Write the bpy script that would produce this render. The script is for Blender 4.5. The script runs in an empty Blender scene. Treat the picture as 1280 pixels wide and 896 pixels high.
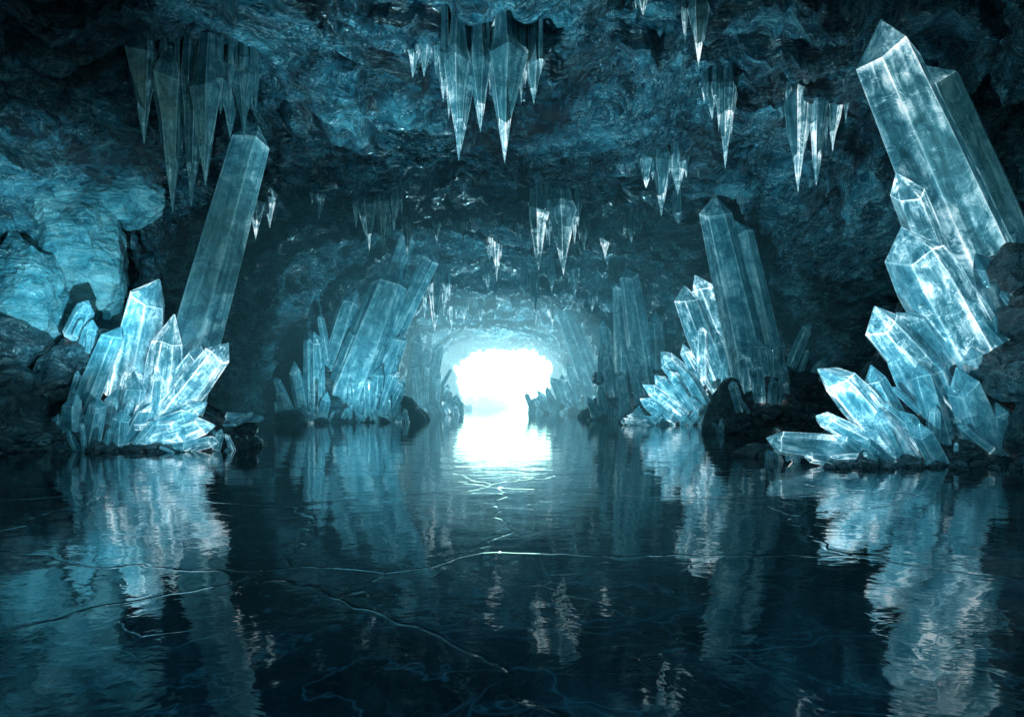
import bpy, bmesh, math, random
from mathutils import Vector, noise, Matrix
R = random.Random(7)
scene = bpy.context.scene
scene.view_settings.view_transform = 'Standard'
scene.view_settings.look = 'None'
scene.view_settings.exposure = 0

class NT:
    def __init__(s, mat):
        mat.use_nodes = True
        s.t = mat.node_tree; s.t.nodes.clear()
    def n(s, typ, ins=None, **kw):
        nd = s.t.nodes.new(typ)
        for k, v in kw.items(): setattr(nd, k, v)
        if ins:
            for k, v in ins.items():
                if isinstance(v, bpy.types.NodeSocket): s.t.links.new(v, nd.inputs[k])
                else: nd.inputs[k].default_value = v
        return nd
    def m(s, op, a, b=0.0, c=None):
        ins = {0: a, 1: b}
        if c is not None: ins[2] = c
        return s.n('ShaderNodeMath', ins, operation=op).outputs[0]
    def ramp(s, fac, stops):
        nd = s.n('ShaderNodeValToRGB', {0: fac}); cr = nd.color_ramp
        while len(cr.elements) < len(stops): cr.elements.new(0.5)
        for e, (p, c) in zip(cr.elements, stops):
            e.position = p
            e.color = (c, c, c, 1) if isinstance(c, (int, float)) else (*c, 1)
        return nd.outputs[0]
    def mix(s, f, a, b):
        nd = s.n('ShaderNodeMix', data_type='RGBA')
        for i, v in ((0, f), (6, a), (7, b)):
            if isinstance(v, bpy.types.NodeSocket): s.t.links.new(v, nd.inputs[i])
            else: nd.inputs[i].default_value = v if i == 0 else (*v, 1)
        return nd.outputs[2]

def rock_mat(name, dark, mid, light, rough=.28, bump=.6, vein=.5, sc=1.0, coat=0.0):
    mat = bpy.data.materials.new(name); N = NT(mat)
    co = N.n('ShaderNodeTexCoord').outputs['Object']
    st = N.n('ShaderNodeMapping', {'Vector': co, 'Scale': (.5, .85, 1.5)}).outputs[0]
    n1 = N.n('ShaderNodeTexNoise', {'Vector': co, 'Scale': .33 * sc, 'Detail': 4, 'Roughness': .62, 'Distortion': .6})
    n2 = N.n('ShaderNodeTexNoise', {'Vector': st, 'Scale': 2.0 * sc, 'Detail': 6, 'Roughness': .66, 'Distortion': .7})
    v = N.n('ShaderNodeTexVoronoi', {'Vector': n1.outputs['Color'], 'Scale': 12.0}, feature='F1')
    f = N.m('ADD', N.m('MULTIPLY', n1.outputs[0], .6), N.m('MULTIPLY', n2.outputs[0], .4))
    col = N.ramp(f, [(.42, dark), (.52, mid), (.64, light)])
    r = N.n('ShaderNodeTexNoise', {'Vector': st, 'Scale': 1.5 * sc, 'Detail': 5, 'Roughness': .65, 'Distortion': .8})
    d = N.m('ABSOLUTE', N.m('SUBTRACT', r.outputs[0], .5))
    veins = N.ramp(d, [(0., 1.), (.006, .35), (.016, 0.)])
    vf = N.m('MULTIPLY', N.m('MULTIPLY', veins, N.ramp(n1.outputs[0], [(.40, 0.), (.56, 1.)])), vein)
    col = N.mix(vf, col, (.7, .92, .95))
    rg = N.m('MULTIPLY_ADD', n2.outputs[0], .28, rough - .15)
    h = N.m('ADD', N.m('MULTIPLY', v.outputs[0], .25), n2.outputs[0])
    b = N.n('ShaderNodeBump', {'Height': h, 'Strength': bump, 'Distance': .6 / sc})
    p = N.n('ShaderNodeBsdfPrincipled', {'Base Color': col, 'Roughness': rg, 'Normal': b.outputs[0], 'IOR': 1.6})
    if coat:
        p.inputs['Coat Weight'].default_value = coat; p.inputs['Coat Roughness'].default_value = .10
        p.inputs['Coat IOR'].default_value = 1.7
        N.t.links.new(b.outputs[0], p.inputs['Coat Normal'])
    N.n('ShaderNodeOutputMaterial', {0: p.outputs[0]})
    return mat

def crystal_mat(name, gain=1.0, trans=.2, dim=1.0):
    mat = bpy.data.materials.new(name); N = NT(mat)
    mat.cycles.emission_sampling = 'NONE'
    co = N.n('ShaderNodeTexCoord').outputs['Object']
    uv = N.n('ShaderNodeUVMap', uv_map='UVMap').outputs[0]
    sep = N.n('ShaderNodeSeparateXYZ', {0: uv})
    so_ = N.n('ShaderNodeSeparateXYZ', {0: co})
    added_glow = N.n('ShaderNodeAttribute', attribute_name='added_glow').outputs['Fac']  # emission put into each crystal so it looks lit from within
    cl = N.n('ShaderNodeTexNoise', {'Vector': co, 'Scale': 1.5, 'Detail': 6, 'Roughness': .7, 'Distortion': .8})
    cloud = N.ramp(cl.outputs[0], [(.40, 0.), (.68, 1.)])
    svec = N.n('ShaderNodeCombineXYZ', {0: N.m('MULTIPLY', sep.outputs[0], 2.6), 1: N.m('MULTIPLY', sep.outputs[1], 1.8), 2: N.m('MULTIPLY', so_.outputs[0], .9)}).outputs[0]
    stn = N.n('ShaderNodeTexNoise', {'Vector': svec, 'Scale': 1.5, 'Detail': 2, 'Roughness': .55, 'Distortion': .6})
    streak = N.ramp(stn.outputs[0], [(.36, 0.), (.66, 1.)])
    rr = N.n('ShaderNodeTexNoise', {'Vector': co, 'Scale': 1.7, 'Detail': 4, 'Roughness': .6, 'Distortion': 1.2})
    crack = N.ramp(N.m('ABSOLUTE', N.m('SUBTRACT', rr.outputs[0], .5)), [(0, 1.), (.008, .25), (.02, 0.)])
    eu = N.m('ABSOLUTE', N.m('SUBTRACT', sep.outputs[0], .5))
    edge_light = N.ramp(eu, [(.39, 0.), (.47, .35), (.5, 1.)])  # bright lines painted in as if facet edges caught light
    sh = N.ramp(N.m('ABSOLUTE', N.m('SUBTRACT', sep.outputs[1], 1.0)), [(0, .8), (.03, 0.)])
    edge_light = N.m('MAXIMUM', edge_light, sh)
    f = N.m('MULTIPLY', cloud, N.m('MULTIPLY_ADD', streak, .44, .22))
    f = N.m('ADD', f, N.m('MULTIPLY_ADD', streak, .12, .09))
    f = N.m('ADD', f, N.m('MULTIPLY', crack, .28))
    f = N.m('ADD', f, N.m('MULTIPLY', edge_light, .5))
    fg = N.m('MULTIPLY', f, N.m('MULTIPLY_ADD', added_glow, .95, .22))
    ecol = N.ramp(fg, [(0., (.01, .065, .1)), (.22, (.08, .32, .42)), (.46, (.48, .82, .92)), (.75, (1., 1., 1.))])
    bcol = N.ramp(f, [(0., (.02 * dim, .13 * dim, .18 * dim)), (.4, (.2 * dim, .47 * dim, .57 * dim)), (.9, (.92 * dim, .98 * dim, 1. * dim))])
    est = N.m('MULTIPLY', N.m('MULTIPLY', added_glow, 1.5 * gain), N.m('ADD', f, .08))
    b = N.n('ShaderNodeBump', {'Height': N.m('ADD', cl.outputs[0], N.m('MULTIPLY', stn.outputs[0], .4)), 'Strength': .3, 'Distance': .15})
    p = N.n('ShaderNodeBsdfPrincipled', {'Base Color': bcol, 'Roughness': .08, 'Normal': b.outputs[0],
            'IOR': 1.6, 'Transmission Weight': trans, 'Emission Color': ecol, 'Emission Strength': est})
    N.n('ShaderNodeOutputMaterial', {0: p.outputs[0]})
    return mat

def water_mat():
    mat = bpy.data.materials.new('dark_water'); N = NT(mat)
    co = N.n('ShaderNodeTexCoord').outputs['Object']
    wz = N.n('ShaderNodeTexNoise', {'Vector': co, 'Scale': .25, 'Detail': 4, 'Roughness': .65})
    sub = N.n('ShaderNodeVectorMath', {0: wz.outputs['Color'], 1: (.5, .5, .5)}, operation='SUBTRACT')
    sc = N.n('ShaderNodeVectorMath', {0: sub.outputs[0], 'Scale': 2.0}, operation='SCALE')
    w = N.n('ShaderNodeVectorMath', {0: co, 1: sc.outputs[0]}, operation='ADD').outputs[0]
    n1 = N.n('ShaderNodeTexNoise', {'Vector': w, 'Scale': .8, 'Detail': 5, 'Roughness': .52})
    v = N.n('ShaderNodeTexVoronoi', {'Vector': w, 'Scale': .24}, feature='DISTANCE_TO_EDGE')
    crack = N.ramp(v.outputs[0], [(0, 1.), (.003, .6), (.009, 0.)])
    v2 = N.n('ShaderNodeTexVoronoi', {'Vector': w, 'Scale': .8}, feature='DISTANCE_TO_EDGE')
    mask = N.ramp(wz.outputs[0], [(.46, 0.), (.58, 1.)])
    crack2 = N.m('MULTIPLY', N.ramp(v2.outputs[0], [(0, .8), (.006, .3), (.015, 0.)]), mask)
    r = N.m('ABSOLUTE', N.m('SUBTRACT', N.n('ShaderNodeTexNoise', {'Vector': co, 'Scale': .5, 'Detail': 5, 'Roughness': .58, 'Distortion': .2}).outputs[0], .5))
    fine = N.ramp(r, [(0, .6), (.003, .2), (.009, 0.)])
    h = N.m('MULTIPLY', n1.outputs[0], .030)
    h = N.m('SUBTRACT', h, N.m('MULTIPLY', crack, .005))
    h = N.m('ADD', h, N.m('MULTIPLY', crack2, .0015))
    b = N.n('ShaderNodeBump', {'Height': h, 'Strength': .5, 'Distance': 1.0})
    frost = N.ramp(n1.outputs[0], [(.42, (.002, .009, .014)), (.75, (.010, .042, .055))])
    col = N.mix(fine, frost, (.05, .16, .2))
    col = N.mix(crack2, col, (.04, .14, .18))
    col = N.mix(crack, col, (.001, .004, .006))
    rg = N.m('MULTIPLY_ADD', n1.outputs[0], .08, .0)
    p = N.n('ShaderNodeBsdfPrincipled', {'Base Color': col, 'Roughness': rg, 'IOR': 1.68, 'Normal': b.outputs[0]})
    N.n('ShaderNodeOutputMaterial', {0: p.outputs[0]})
    return mat

def snow_mat():
    mat = bpy.data.materials.new('snow'); N = NT(mat)
    co = N.n('ShaderNodeTexCoord').outputs['Object']
    n1 = N.n('ShaderNodeTexNoise', {'Vector': co, 'Scale': .6, 'Detail': 4})
    b = N.n('ShaderNodeBump', {'Height': n1.outputs[0], 'Strength': .5})
    p = N.n('ShaderNodeBsdfPrincipled', {'Base Color': (.7, .82, .86, 1), 'Roughness': .6, 'Normal': b.outputs[0]})
    N.n('ShaderNodeOutputMaterial', {0: p.outputs[0]})
    return mat

def glow_mist_mat(name, col, s):  # emission-only volume, its light put in rather than scattered
    mat = bpy.data.materials.new(name); N = NT(mat)
    mat.cycles.emission_sampling = 'NONE'
    e = N.n('ShaderNodeEmission', {0: (*col, 1), 1: s})
    o = N.n('ShaderNodeOutputMaterial'); N.t.links.new(e.outputs[0], o.inputs['Volume'])
    return mat

M_wall = rock_mat('icy_rock', (.006, .030, .045), (.028, .14, .20), (.15, .46, .57), vein=.9, bump=.85, coat=1.0, rough=.22)
M_dark = rock_mat('wet_dark_rock', (.005, .017, .025), (.012, .044, .06), (.045, .14, .18), bump=.7, vein=.2, coat=.5)
M_ice = rock_mat('glacier_ice', (.025, .15, .21), (.12, .42, .52), (.55, .86, .92), rough=.2, bump=.9, vein=.9, coat=1.0)
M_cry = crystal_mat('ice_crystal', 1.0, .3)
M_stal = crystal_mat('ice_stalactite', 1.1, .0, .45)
M_water = water_mat(); M_snow = snow_mat()

def add(name, me, mat=None, parent=None):
    o = bpy.data.objects.new(name, me); scene.collection.objects.link(o)
    if mat: me.materials.append(mat)
    if parent: o.parent = parent
    return o

def lerp_table(tab, y):
    if y <= tab[0][0]: return tab[0][1]
    for (a, va), (b, vb) in zip(tab, tab[1:]):
        if y <= b: return va + (vb - va) * (y - a) / (b - a)
    return tab[-1][1]

# ------------------------------------------------------------ cave shell
WT = [(8, 16.5), (22, 16.2), (30, 14.4), (40, 12.4), (50, 10.4), (60, 8.4), (68, 6.8), (76, 5.5)]
HT = [(8, 12.0), (20, 11.6), (30, 11.0), (45, 10.7), (55, 9.6), (63, 8.2), (70, 7.3), (76, 6.8)]
def profile(n, e):
    pts = []; K = 2000; ex = 2 / e
    for i in range(K + 1):
        a = math.pi * (1 - i / K); c, s = math.cos(a), math.sin(a)
        pts.append((math.copysign(abs(c) ** ex, c), abs(s) ** ex))
    pts = [(-1, -.15)] + pts + [(1, -.15)]
    L = [0]
    for a, b in zip(pts, pts[1:]): L.append(L[-1] + math.hypot((b[0] - a[0]) * 15, (b[1] - a[1]) * 10.4))
    out = []; j = 0
    for i in range(n):
        t = L[-1] * i / (n - 1)
        while j < len(L) - 2 and L[j + 1] < t: j += 1
        f = (t - L[j]) / max(1e-9, L[j + 1] - L[j])
        out.append((pts[j][0] + (pts[j + 1][0] - pts[j][0]) * f, pts[j][1] + (pts[j + 1][1] - pts[j][1]) * f))
    return out
NC = 380
prof = profile(NC, 3.2)
ys = []; y = 8
while y < 76:
    ys.append(y); y += .10 if y < 45 else .15
verts = []
for y in ys:
    W = lerp_table(WT, y); H = lerp_table(HT, y); cx = -1.1 * y / 76
    amp = min(1, W / 13) * (1 + .5 * max(0, (y - 66) / 10))
    for (u, v) in prof:
        x = cx + u * W; z = v * H
        nx, nz = (abs(u) ** 2) * math.copysign(1, u) / W, (max(v, 0) ** 2) / H
        l = math.hypot(nx, nz) or 1; nx /= l; nz /= l
        p = Vector((x, y, z))
        d = noise.fractal(p * .13 + Vector((3, 1, 7)), 1, 2, 3) * 1.3
        wob = noise.fractal(Vector((x * .14, y * .10, z * .2 + 5)), 1, 2, 4)
        t = y / 4.6 + wob * 2.6 + abs(u) * .8
        fr = t - math.floor(t)
        ledge = (fr / .10) if fr < .10 else (1 - (fr - .10) / .9)
        t2 = y / 1.6 + noise.fractal(Vector((x * .33, y * .22, z * .4 + 9)), 1, 2, 4) * 2.6
        f2 = t2 - math.floor(t2)
        l2 = (f2 / .2) if f2 < .2 else (1 - (f2 - .2) / .8)
        rg = noise.ridged_multi_fractal(p * .42, 1, 2.1, 5, 1, 2) * .22
        cell = noise.voronoi(p * .55 + Vector((wob, 0, wob)))[0][0]
        c3 = noise.voronoi(p * 1.5 + Vector((wob, 3, wob)))[0][0]
        fn = noise.ridged_multi_fractal(p * 1.4, 1, 2.2, 3, 1, 2) * .08
        tot = (d - .8 * ledge - .36 * l2 - .35 * rg + .4 * cell + .2 * c3 + .25 - fn) * amp
        verts.append((x + nx * tot, y - .45 * ledge * amp * abs(nz), z + nz * tot))
faces = [(j * NC + i, j * NC + i + 1, (j + 1) * NC + i + 1, (j + 1) * NC + i) for j in range(len(ys) - 1) for i in range(NC - 1)]
me = bpy.data.meshes.new('cave'); me.from_pydata(verts, [], faces); me.update()
cave = add('cave_rock_vault', me, M_wall)
def ceil_z(x, y):
    j = min(range(len(ys)), key=lambda k: abs(ys[k] - y))
    row = verts[j * NC:(j + 1) * NC]
    return min(row[48:-48], key=lambda p: abs(p[0] - x))[2]

def plane(name, x0, x1, y0, y1, z, mat):
    me = bpy.data.meshes.new(name)
    me.from_pydata([(x0, y0, z), (x1, y0, z), (x1, y1, z), (x0, y1, z)], [], [(0, 1, 2, 3)])
    return add(name, me, mat)
plane('water', -120, 120, -120, 79, 0, M_water)

def mound(name, cx, cy, rx, ry, h, seed, mat, pw=.8, rot=0, nr=46, na=150, rough=1.0):
    V = []; F = []
    o = Vector((seed * 3.7, seed * 1.3, 0))
    for i in range(nr + 1):
        r = i / nr * 1.04
        for k in range(na):
            a = 2 * math.pi * k / na
            rim = 1 + .16 * noise.noise(Vector((math.cos(a) * 1.8, math.sin(a) * 1.8, seed))) + .06 * noise.noise(Vector((math.cos(a) * 7, math.sin(a) * 7, seed)))
            lx, ly = math.cos(a) * r * rx * rim, math.sin(a) * r * ry * rim
            x = cx + lx; yy = cy + ly
            base = max(0, 1 - r * r) ** pw
            p = Vector((x, yy, base * h)) + o
            cell = noise.voronoi(p * .9)[0][0]; c2 = noise.voronoi(p * 2.3)[0][0]
            z = base * h * (1 + .3 * noise.fractal(p * .35, 1, 2, 4)) + rough * ((.55 - cell) * .6 + (.5 - c2) * .25 + noise.fractal(p * 2, 1, 2, 4) * .08) * min(1, base * 2.2)
            z = z + .05 if r < 1 else -.3
            V.append((x, yy, z))
    for i in range(nr):
        for k in range(na):
            F.append((i * na + k, (i + 1) * na + k, (i + 1) * na + (k + 1) % na, i * na + (k + 1) % na))
    me = bpy.data.meshes.new(name); me.from_pydata(V, [], F); me.update()
    return add(name, me, mat)

def boulder_bm(bm, c, r, seed, sq=None):
    res = bmesh.ops.create_icosphere(bm, subdivisions=4, radius=1)
    sq = Vector(sq) if sq else Vector((R.uniform(.8, 1.3), R.uniform(.8, 1.2), R.uniform(.65, 1.0)))
    for v in res['verts']:
        p = v.co.copy(); s = Vector((seed * 2.1, seed, 0))
        c1 = noise.voronoi(p * 1.1 + s)[0]
        d = 1 + .4 * (c1[0] - .5) * 1.2 + .18 * noise.fractal(p * 1.6 + s, 1, 2, 4) + .06 * noise.fractal(p * 6 + s, 1, 2, 2)
        q = p * d
        v.co = Vector(c) + Vector((q.x * sq.x, q.y * sq.y, q.z * sq.z)) * r
def boulders(name, lst, mat):
    bm = bmesh.new()
    for i, t in enumerate(lst): boulder_bm(bm, t[:3], t[3], i + t[0], t[4] if len(t) > 4 else None)
    me = bpy.data.meshes.new(name); bm.to_mesh(me); bm.free()
    return add(name, me, mat)

# ------------------------------------------------------------ crystals
def crystal(bm, uvl, gl, base, tip, r, added_glow, blunt=False, sides=6):
    base = Vector(base); tip = Vector(tip); ax = tip - base; L = ax.length; ax.normalize()
    a1 = ax.cross(Vector((0, 1, 0))).normalized(); a2 = ax.cross(a1).normalized()
    roll = R.uniform(0, math.pi)
    tl = min(L * .35, r * (R.uniform(.7, 1.0) if blunt else R.uniform(.9, 1.5)))
    rad = [R.uniform(.78, 1.12) for _ in range(sides)]
    angs = [roll + 2 * math.pi * (k + R.uniform(-.16, .16)) / sides for k in range(sides)]
    def ring(t, s, jit):
        out = []
        for k in range(sides):
            p = base + ax * (t + (R.uniform(-jit, jit))) + (a1 * math.cos(angs[k]) + a2 * math.sin(angs[k]) * .85) * r * rad[k] * s
            out.append(bm.verts.new(p))
        return out
    b0 = 1.2 if blunt else 1.04
    r0 = ring(-.25 * L if L < 3 else -1.3, b0, 0); r1 = ring(L * .5, 1.02, 0); r2 = ring(L - tl, .86 if blunt else R.uniform(.84, .95), tl * .28)
    off = r * (.5 if blunt else .4)
    ap = bm.verts.new(tip + a1 * R.uniform(-off, off) + a2 * R.uniform(-off, off) * .6)
    g0 = added_glow * R.uniform(.8, 1.2)
    def setf(f, uvs, gs):
        for l, u, g in zip(f.loops, uvs, gs): l[uvl].uv = u; l[gl] = (g, g, g, 1)
    for A, B, va, vb, ga, gb in ((r0, r1, 0, .5, 1.3, .75), (r1, r2, .5, 1, .75, 1.05)):
        if A is r0: ms = [R.uniform(.4, 1.5) for _ in range(sides)]
        for k in range(sides):
            m = ms[k]; j = (k + 1) % sides
            f = bm.faces.new((A[k], A[j], B[j], B[k]))
            setf(f, [(0, va), (1, va), (1, vb), (0, vb)], [g0 * ga * m, g0 * ga * m, g0 * gb * m, g0 * gb * m])
    for k in range(sides):
        m = R.uniform(.5, 1.7); j = (k + 1) % sides
        f = bm.faces.new((r2[k], r2[j], ap))
        setf(f, [(0, 1), (1, 1), (.5, 2)], [g0 * m] * 3)
    bm.faces.new(list(reversed(r0)))

def cluster(name, ox, oy, s, lst, scatter=0, span=(0, 0), sg=.5, sat=1, rub=True):
    """lst: (base x, base h, tip x, tip h, width, depth, glow[, blunt]) with x, h and width in image pixels from the anchor, s metres per pixel"""
    bm = bmesh.new(); uvl = bm.loops.layers.uv.new('UVMap'); gl = bm.loops.layers.color.new('added_glow')
    rb = []
    for c in lst:
        bx, bz, tx, tz, w, dy, g = c[:7]  # ends and width are image pixels, scaled to metres by s
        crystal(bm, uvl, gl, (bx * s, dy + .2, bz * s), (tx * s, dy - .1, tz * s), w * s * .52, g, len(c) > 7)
        if rub: rb.append((ox + bx * s + R.uniform(-.3, .3), oy + dy + (.7 if bz > 15 else -.2), bz * s - w * s * .5, min(.8, w * s * R.uniform(.5, .85) + .15) * (1 if bz > 15 else .6)))
        ang0 = math.atan2(tx - bx, tz - bz); L = math.hypot(tx - bx, tz - bz)
        for q in range(sat):
            a = ang0 + R.uniform(-.5, .5); l = min(L, 110) * R.uniform(.3, .6)
            x = bx + R.uniform(-.8, .8) * w; z = bz + R.uniform(-.3, .2) * w; yy = dy - R.uniform(0, .35)
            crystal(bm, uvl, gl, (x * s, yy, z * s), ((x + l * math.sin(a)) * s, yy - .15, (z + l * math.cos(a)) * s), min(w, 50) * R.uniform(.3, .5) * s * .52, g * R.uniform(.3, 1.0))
    for i in range(scatter):
        x = R.uniform(*span) * s; l = R.uniform(8, 24) * s; a = R.uniform(-.9, .9)
        yy = R.uniform(-.9, .3); z = R.uniform(-.1, .3)
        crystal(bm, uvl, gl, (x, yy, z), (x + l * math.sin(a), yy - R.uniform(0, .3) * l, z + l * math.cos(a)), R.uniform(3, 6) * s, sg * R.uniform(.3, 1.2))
    me = bpy.data.meshes.new(name); bm.to_mesh(me); bm.free()
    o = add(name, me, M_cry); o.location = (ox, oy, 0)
    bv = o.modifiers.new('bev', 'BEVEL'); bv.width = .02; bv.segments = 1; bv.limit_method = 'ANGLE'
    if rb: boulders('rock_rubble', rb, M_dark)
    return o

cluster('crystal_cluster', -10.36, 21.0, .02335, [
 (12, 60, 116, 416, 62, .7, .62, 1), (-32, 85, -3, 214, 54, .0, 1.1), (0, 50, 24, 170, 46, -.2, 1.2), (14, 35, 96, 132, 40, -.4, 1.1),
 (10, 60, 62, 126, 34, 0, 1.1), (0, 25, 78, 60, 28, -.6, 1.0), (5, 8, 90, 36, 28, -.8, 1.1), (-10, 18, 64, 46, 26, -.7, .9),
 (-92, 30, -36, 152, 30, -.4, .18), (-78, 80, -26, 150, 26, .1, .18), (-102, 50, -58, 132, 28, .1, .16), (-92, 2, -84, 72, 26, -.7, .18),
 (-70, 2, -50, 66, 24, -.8, .18), (-104, 0, -102, 46, 16, -.7, .14), (-112, 150, -86, 186, 24, .2, .4), (-92, 130, -76, 160, 18, 0, .4),
 (-50, 85, -14, 156, 26, -.1, .8), (-14, 12, 14, 60, 26, -.8, .6), (-30, 30, -10, 95, 30, -.5, .6), (-55, 20, -40, 80, 28, -.3, .3), (-30, 5, -20, 50, 24, -.9, .5),
 (20, 12, 60, 20, 18, -.9, .9), (50, 4, 96, 14, 18, -.9, .9), (35, 2, 70, 6, 14, -1.2, .7), (84, 38, 128, 36, 12, .6, .3), (88, 30, 120, 44, 10, .4, .3)], 44, (-110, 105), sat=1)
cluster('crystal_cluster', -11.1, 39.6, .044, [
 (-20, 3, -42, 58, 13, -.2, .3), (-10, 12, -21, 78, 20, 0, .35), (6, 25, 6, 115, 20, .1, .45), (-4, 28, -3, 112, 14, .1, .25),
 (15, 8, 24, 40, 14, -.3, .3), (-28, 0, -38, 45, 11, -.3, .25)], 14, (-40, 40), sg=.3)
cluster('crystal_cluster', -8.4, 41, .0456, [
 (-10, 55, 56, 244, 28, .6, .38, 1), (-18, 55, 38, 195, 52, .2, .42, 1), (-38, 90, -12, 168, 28, .3, .35), (10, 65, 86, 212, 24, .4, .5, 1),
 (-16, 6, -15, 52, 14, -.4, .25), (0, 8, 3, 74, 15, -.3, .3), (14, 8, 20, 70, 15, -.3, .35), (20, 8, 42, 64, 15, -.3, .5), (30, 6, 53, 54, 15, -.4, .5),
 (-6, 3, -13, 58, 13, -.5, .3), (8, 4, 8, 55, 12, -.5, .3), (-25, 20, -30, 80, 14, -.1, .25), (25, 40, 50, 110, 18, 0, .4)], 20, (-30, 60), sg=.3)
cluster('crystal_cluster', -6.3, 55, .0611, [
 (-14, 4, -20, 70, 14, 0, .4), (-4, 4, -2, 66, 12, 0, .5), (6, 2, 12, 54, 12, 0, .5), (14, 2, 24, 38, 10, 0, .6), (22, 0, 36, 26, 9, -.2, .6), (-24, 30, -14, 100, 14, .3, .4), (0, 30, 12, 90, 14, .3, .5), (-10, 20, -4, 84, 12, .1, .4)], 20, (-25, 40), sg=.5)
cluster('crystal_cluster', 5.3, 58, .0644, [
 (12, 55, -23, 149, 28, .1, .5, 1), (-2, 30, -14, 66, 12, -.3, .5), (-20, 15, -32, 46, 12, -.4, .55), (-38, 6, -50, 30, 10, -.4, .6), (-10, 10, -22, 50, 12, -.4, .5),
 (0, 8, -4, 44, 12, -.5, .45), (-30, 3, -40, 34, 10, -.5, .55), (14, 8, 12, 42, 11, -.4, .4), (20, 20, 26, 70, 12, -.1, .35)], 28, (-58, 30), sg=.5)
cluster('crystal_cluster', 7.6, 44.5, .0495, [
 (-36, 60, -40, 126, 14, -.1, .3), (-18, 60, -24, 170, 15, -.1, .38, 1), (10, 60, -10, 190, 28, .1, .28, 1), (30, 70, 26, 136, 20, 0, .2), (-28, 40, -36, 84, 14, -.3, .3), (0, 50, -6, 96, 14, -.2, .25), (20, 10, 12, 45, 12, -.4, .25),
 (-10, 10, -20, 60, 13, -.4, .3), (5, 20, 0, 75, 13, -.4, .25), (-40, 8, -46, 44, 12, -.5, .35), (-50, 4, -60, 30, 11, -.6, .35)], 16, (-60, 40), sg=.3)
cluster('crystal_cluster', 9.3, 37.4, .0416, [
 (32, 65, -12, 173, 32, .0, 1.0), (56, 80, 10, 190, 38, .2, 1.0), (66, 100, 34, 184, 26, .3, .7),
 (4, 45, -42, 90, 24, -.2, 1.0), (16, 50, -14, 100, 20, -.1, 1.0), (-12, 28, -48, 62, 20, -.4, 1.0), (-20, 18, -62, 52, 20, -.5, 1.0), (-32, 8, -66, 34, 16, -.6, .9),
 (-42, 3, -84, 12, 13, -.7, .8), (-6, 30, -32, 72, 18, -.4, .7), (10, 30, -12, 66, 20, -.5, .5), (-50, 1, -92, 5, 10, -.8, .8), (24, 60, 4, 120, 20, 0, .7),
 (44, 60, 26, 115, 20, -.1, .4), (50, 20, 36, 60, 16, -.6, .3)], 24, (-80, 20), sg=.5)
# tall leaning columns standing nearer, on the right
cluster('crystal_cluster', 10.4, 29.0, .0322, [
 (-4, 52, -66, 306, 54, .9, .36, 1), (22, 60, -28, 276, 38, 1.2, .24, 1), (28, 80, 50, 140, 16, .0, .25), (-10, 74, -18, 118, 20, -.3, .35), (6, 70, 0, 116, 18, -.4, .28),
 (-30, 62, -40, 104, 18, -.3, .4), (-20, 50, -26, 90, 16, -.7, .35), (44, 60, 66, 96, 16, -.3, .2), (16, 50, 10, 88, 16, -.5, .22), (-4, 40, -6, 72, 14, -.8, .25), (-40, 30, -54, 66, 14, -.5, .3)], 12, (-70, 60), sg=.25)
cluster('crystal_cluster', 8.4, 17.2, .0191, [
 (185, 225, 26, 560, 96, .7, .6, 1), (250, 240, 118, 526, 72, 1.2, .4, 1), (128, 190, 48, 365, 48, .2, .9), (118, 160, 36, 288, 76, -.3, 1.1), (86, 85, -10, 184, 50, -.4, 1.15),
 (100, 105, 38, 188, 36, -.2, .6), (120, 120, 62, 190, 32, -.1, .35), (20, 30, -66, 120, 52, -.6, 1.1), (40, 40, -8, 118, 34, -.4, .6), (84, 20, 46, 122, 32, -.7, .32),
 (136, 20, 88, 116, 44, -.8, .32), (30, 12, -14, 66, 30, -1.0, .32), (-8, 22, -80, 58, 26, -.8, 1.0), (-15, 14, -142, 28, 30, -.9, 1.1), (154, 20, 132, 74, 26, -.9, .2),
 (172, 20, 162, 62, 22, -.9, .18), (138, 160, 108, 200, 18, -.5, .4), (62, 6, 30, 50, 26, -1.1, .3), (64, 70, 20, 140, 30, -.4, .6), (-20, 10, -60, 36, 20, -1.0, .8), (104, 50, 64, 130, 30, -.5, .4),
 (-40, 6, -96, 34, 16, -.6, .9), (-50, 2, -104, 12, 14, -1.2, .8), (0, 4, -36, 30, 18, -1.2, .5),
 (150, 110, 110, 190, 40, -.2, .35), (140, 60, 110, 140, 30, -.5, .2), (170, 190, 140, 260, 34, -.1, .35), (160, 150, 90, 232, 34, -.2, .6)], 44, (-125, 180), sg=.4, sat=1)

# ------------------------------------------------------------ rock banks
mound('rock_bank', -13.4, 22.9, 5.4, 2.2, 1.9, 1, M_dark)
mound('rock_bank', -12.6, 23.2, 3.0, 1.4, 3.4, 12, M_dark, .6)
mound('rock_bank', -9.8, 21.9, 2.3, 1.6, .8, 13, M_dark)
mound('rock_bank', -11.8, 42, 4.5, 2.2, 3.2, 2, M_dark, .7)
mound('rock_bank', -8.6, 43, 3.6, 1.8, 2.2, 3, M_dark, .8)
mound('rock_bank', -7.2, 57.5, 3.2, 2.6, 2.6, 4, M_dark, .9)
mound('rock_bank', 6.4, 60.8, 4.0, 2.4, 2.2, 5, M_dark, 1.1)
mound('rock_bank', 8.9, 46.9, 4.4, 2.2, 2.0, 6, M_dark, .6)
mound('rock_bank', 10.2, 39.2, 4.3, 1.7, 1.8, 7, M_dark, .9)
mound('rock_bank', 11.1, 30.4, 3.2, 1.7, 3.2, 8, M_dark, .7)
mound('rock_bank', 11.2, 18.3, 5.4, 2.2, .8, 9, M_dark, .8)
mound('rock_bank', 13.2, 20.2, 3.4, 1.8, 4.8, 10, M_dark, .5)
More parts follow.
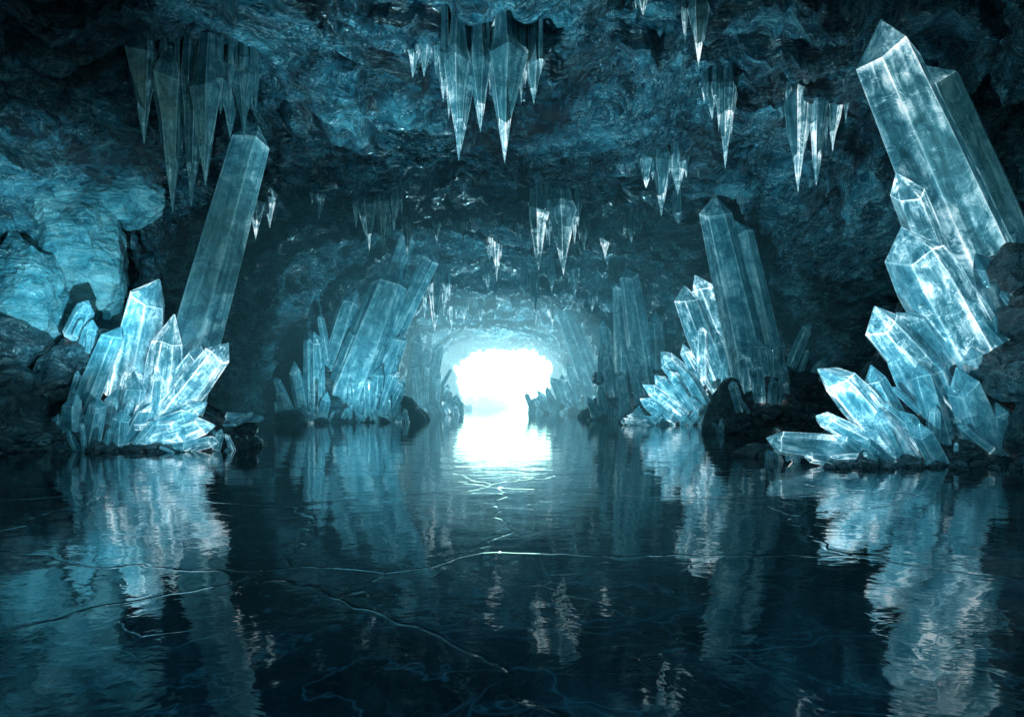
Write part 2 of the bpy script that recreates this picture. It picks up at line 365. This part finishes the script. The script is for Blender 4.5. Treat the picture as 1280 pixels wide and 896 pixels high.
boulders('boulder_pile', [(11.6, 16.3, 4.4, .75), (11.8, 16.1, 3.3, .95), (11.8, 15.8, 2.0, 1.0), (12.0, 15.6, .7, 1.0), (12.2, 17.6, 4.6, .8), (10.9, 17.6, 2.9, .6), (10.2, 16.6, .1, .6), (11.2, 18.2, 1.6, .8), (11.2, 15.4, 0, .5)], M_dark)
boulders('boulder_pile', [(-14.6, 20.6, .8, 1.9), (-13.4, 21.4, 2.0, .9), (-15, 21, 3, 1.3), (-12.9, 21.6, 2.6, .8), (-13.2, 20.6, .4, .8), (-12.4, 20.4, .2, .5), (-8.7, 20.6, -.1, .5), (-9.6, 19.9, -.1, .35), (-11.3, 19.9, 0, .4)], M_dark)
boulders('boulder_pile', [(9.2, 28.8, .4, .7), (10.1, 28.7, .8, .8), (11.2, 28.6, .8, .95), (12.3, 28.4, .5, 1.0), (10.4, 29.1, 1.7, .75), (9.8, 29.4, 1.7, .6), (11.7, 29.2, 1.9, .9), (10.9, 29.2, 2.4, .5)], M_dark)
boulders('ice_flow', [(-14.6, 24, 6.2, 1.9, (.9, .8, 1.6)), (-13.6, 24.5, 8.3, 1.3, (1.3, .8, .8)), (-15.2, 22.5, 4.5, 1.4, (.9, .8, 1.3))], M_ice)
boulders('shore_rocks', [(R.choice([-1, 1]) * R.uniform(10, 13.5) * (1 if yy < 38 else .85), yy, R.uniform(-.1, .2), R.uniform(.25, .8)) for yy in [26 + i * 1.0 for i in range(24)]], M_dark)
boulders('shore_pebbles', [(R.uniform(6.5, 12), R.uniform(15.2, 16.4), .0, R.uniform(.05, .2)) for _ in range(40)], M_dark)

# ------------------------------------------------------------ stalactites
def stalactites(name, y, lst):
    bm = bmesh.new(); uvl = bm.loops.layers.uv.new('UVMap'); gl = bm.loops.layers.color.new('added_glow')
    for (x, zr, zt, w, g) in lst:
        yy = y + R.uniform(-.25, .25); cz = ceil_z(x, yy) + .3
        sides = 6; L = zr - zt
        roll = R.uniform(0, 6); lv = [(0, .8), (.10, 1.0), (.35, .7), (.65, .36), (1, .0)]
        rads = [R.uniform(.7, 1.15) for _ in range(sides)]
        rings = []; top = max(cz, zr + .05)
        dx = R.uniform(-.08, .08) * w
        for (t, rr) in [(-1, .5)] + lv[:-1]:
            z = top if t < 0 else zr - t * L
            ring = []
            for k in range(sides):
                a = roll + 2 * math.pi * k / sides
                q = rr * w * .5 * rads[k] * R.uniform(.85, 1.15)
                ring.append(bm.verts.new((x + dx * t + math.cos(a) * q, yy + math.sin(a) * q, z + R.uniform(-.05, .05) * L * (t >= 0))))
            rings.append(ring)
        ap = bm.verts.new((x + dx, yy, zt))
        ms = [R.uniform(.4, 1.6) for _ in range(sides)]
        for i, (A, B) in enumerate(zip(rings, rings[1:])):
            for k in range(sides):
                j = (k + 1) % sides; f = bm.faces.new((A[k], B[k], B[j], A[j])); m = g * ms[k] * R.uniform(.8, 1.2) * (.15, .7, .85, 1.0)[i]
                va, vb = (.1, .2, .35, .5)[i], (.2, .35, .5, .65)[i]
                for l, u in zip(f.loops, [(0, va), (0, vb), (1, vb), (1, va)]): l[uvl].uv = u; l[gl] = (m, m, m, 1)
        for k in range(sides):
            j = (k + 1) % sides; f = bm.faces.new((rings[-1][k], ap, rings[-1][j])); m = g * R.uniform(1.2, 2.2)  # tips get stronger added emission
            for l, u in zip(f.loops, [(0, .65), (.5, .85), (1, .65)]): l[uvl].uv = u; l[gl] = (m, m, m, 1)
    me = bpy.data.meshes.new(name); bm.to_mesh(me); bm.free()
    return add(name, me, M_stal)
def hang(y, lst, g=.5):
    s = y / 900; out = []
    for (u, a, b, w) in lst:
        out.append((u * s, 1.6 + a * s, 1.6 + b * s, w * s * 1.2, g))
        for q in range(3):
            k = R.uniform(.25, .6)
            out.append(((u + R.choice([-1, 1]) * w * R.uniform(.35, .65)) * s, 1.6 + a * s, 1.6 + (a - (a - b) * k) * s, w * .45 * s, g * .9))
    return stalactites('stalactite_cluster', y, out)
hang(19.3, [(-66, 425, 287, 36), (-40, 425, 322, 26), (-10, 430, 284, 42), (26, 415, 362, 20), (-15, 460, 415, 18)], .8)
hang(19.3, [(-125, 436, 398, 14), (-110, 440, 396, 18), (-95, 436, 398, 14)], .7)
hang(20.0, [(-455, 432, 307, 38), (-425, 400, 224, 46), (-398, 400, 232, 38), (-378, 392, 256, 40), (-354, 420, 322, 36), (-336, 405, 315, 22)], .28)
hang(31, [(-340, 252, 167, 24), (-320, 257, 192, 24), (-302, 254, 207, 16)], .9)
hang(31, [(-242, 250, 220, 12)], .4)
hang(31, [(-180, 242, 177, 24), (-162, 242, 174, 22), (-145, 244, 202, 14)], .4)
hang(32, [(32, 230, 154, 26), (63, 238, 147, 34)], .7)
hang(27, [(188, 297, 222, 26), (170, 294, 257, 18), (205, 297, 247, 18)], .65)
hang(21.5, [(268, 387, 279, 26), (250, 387, 342, 16)], .7)
hang(22, [(358, 377, 250, 32), (380, 372, 257, 28), (402, 367, 302, 18)], .65)
hang(17.4, [(230, 484, 404, 24), (163, 497, 472, 14)], .6)
hang(40, [(-27, 194, 167, 12), (-20, 194, 140, 12)], 1.1)
hang(40, [(117, 197, 167, 11)], 1.0)
hang(30, [(208, 226, 210, 10), (-60, 262, 244, 8), (290, 250, 225, 12)], .4)
hang(36, [(-95, 215, 190, 9), (150, 210, 188, 9), (10, 212, 194, 8), (90, 205, 180, 10), (-130, 212, 170, 12), (-60, 214, 186, 9)], .45)
hang(47, [(-110, 172, 90, 16), (-95, 137, 77, 18), (-85, 137, 97, 14), (-100, 177, 142, 12)], .9)
hang(49, [(78, 157, 117, 13), (100, 122, 102, 10), (15, 137, 122, 9), (28, 122, 97, 10), (-30, 150, 128, 9), (50, 150, 126, 9)], .5)
hang(58, [(-60, 110, 88, 8), (-40, 105, 90, 7), (5, 108, 92, 8), (30, 104, 88, 7), (50, 106, 84, 9), (-75, 108, 80, 9)], .7)
hang(74, [(-62, 74, 48, 8), (-45, 76, 56, 6), (-20, 76, 60, 6), (10, 76, 58, 6), (30, 76, 52, 7), (-55, 74, 40, 6), (38, 74, 40, 6)], .25)

# ------------------------------------------------------------ outside
plane('snow_field', -400, 400, 79, 2000, .02, M_snow)
mound('snow_mound', -3.5, 81, 3.2, 2.5, 1.5, 21, M_snow)
mound('snow_mound', 4.2, 80, 2.5, 2.0, 1.4, 22, M_snow)
boulders('mouth_rocks', [(-6.0, 74, 1, 1.0, (.8, .8, 1.6)), (4.1, 74, .6, 1.0, (.8, .8, 1.5)), (-5.3, 75, 6.0, .9), (3.3, 75, 6.2, .8), (-6.4, 74, 3, 1.0, (.7, .8, 1.5)), (4.6, 74.6, 3, .9, (.7, .8, 1.7)), (-4.9, 73, .1, .7), (3.4, 73, .1, .6)], M_dark)

def glow_mist(c, r, col, s):  # self-lit ellipsoids imitate light scattered in mist at the cave mouth
    bm = bmesh.new(); bmesh.ops.create_uvsphere(bm, u_segments=48, v_segments=24, radius=1)
    for v in bm.verts: v.co = Vector((v.co.x * r[0], v.co.y * r[1], v.co.z * r[2]))
    me = bpy.data.meshes.new('glow_mist'); bm.to_mesh(me); bm.free()
    o = add('glow_mist_bank', me, glow_mist_mat('glow_mist', col, s)); o.location = c
glow_mist((-1, 76, 2.8), (8.4, 11, 6.8), (.6, .95, 1.), .04)
glow_mist((-1, 70, 2.8), (13, 24, 9.5), (.36, .86, 1.), .016)
# thin glowing volume imitates lit hazy air across the far hall, wall to wall
bm = bmesh.new(); bmesh.ops.create_cube(bm, size=1)
for v in bm.verts: v.co = Vector((v.co.x * 44, 53.5 + v.co.y * 51, 6 + v.co.z * 16))
me = bpy.data.meshes.new('glow_haze'); bm.to_mesh(me); bm.free()
add('cave_glow_haze', me, glow_mist_mat('glow_haze', (.15, .66, .88), .0038))

# ------------------------------------------------------------ light
world = bpy.data.worlds.new('World'); scene.world = world; world.use_nodes = True
nt = world.node_tree; nt.nodes.clear()
sky = nt.nodes.new('ShaderNodeTexSky'); sky.sky_type = 'NISHITA'; sky.sun_disc = False
sky.sun_elevation = math.radians(35); sky.sun_rotation = math.radians(0)
tint = nt.nodes.new('ShaderNodeMix'); tint.data_type = 'RGBA'; tint.blend_type = 'MULTIPLY'; tint.inputs[0].default_value = 1
tint.inputs[7].default_value = (.44, .95, .9, 1)
bg = nt.nodes.new('ShaderNodeBackground'); bg.inputs[1].default_value = .21
out = nt.nodes.new('ShaderNodeOutputWorld')
nt.links.new(sky.outputs[0], tint.inputs[6]); nt.links.new(tint.outputs[2], bg.inputs[0]); nt.links.new(bg.outputs[0], out.inputs[0])
sl = bpy.data.lights.new('sun', 'SUN'); sl.energy = 3; sl.angle = math.radians(.5); sl.color = (.85, .97, 1)
so = bpy.data.objects.new('sun', sl); scene.collection.objects.link(so)
so.rotation_euler = Vector((0, -math.cos(math.radians(35)), -math.sin(math.radians(35)))).to_track_quat('-Z', 'Y').to_euler()
def added_glow(p, t, e, deg, c=(.34, .84, 1)):  # added spot lamps with no visible source, filling the dark cave
    l = bpy.data.lights.new('fill_spot', 'SPOT'); l.energy = e; l.color = c; l.shadow_soft_size = 0
    l.spot_size = math.radians(deg); l.spot_blend = 1.0
    o = bpy.data.objects.new('fill_spot_light', l); scene.collection.objects.link(o); o.location = p
    o.rotation_euler = (Vector(t) - Vector(p)).to_track_quat('-Z', 'Y').to_euler()
added_glow((-10, 17, 2.5), (-15, 23, 6.5), 2800, 75)       # ice wall on the left
added_glow((-8, 17.5, .6), (-10.5, 21, 2.0), 500, 80)       # left crystals
added_glow((-3, 15.5, 2), (-2, 20.5, 11), 4300, 95)        # roof
added_glow((6, 13.5, .8), (9.5, 17.5, 3.5), 1000, 85)       # right crystals
added_glow((4, 20, 2), (7, 25, 10), 2600, 95)
added_glow((-7.5, 35.5, .8), (-9, 41, 4.5), 1800, 100)
added_glow((6, 33.5, .8), (9.5, 38, 3.2), 1100, 90)
added_glow((-1, 38, 1), (-1, 46, 9), 2200, 120)
added_glow((-1, 64, 1), (-1, 58, 8), 4500, 130)
added_glow((-1, 70, 1), (-1, 64, 6), 4000, 150)

cam = bpy.data.cameras.new('camera'); co = bpy.data.objects.new('camera', cam); scene.collection.objects.link(co)
co.location = (0, 0, 1.6); co.rotation_euler = (math.radians(90), 0, 0)
cam.lens = 36 * 900 / 1280; cam.shift_y = 44 / 1280; cam.clip_end = 5000
scene.camera = co
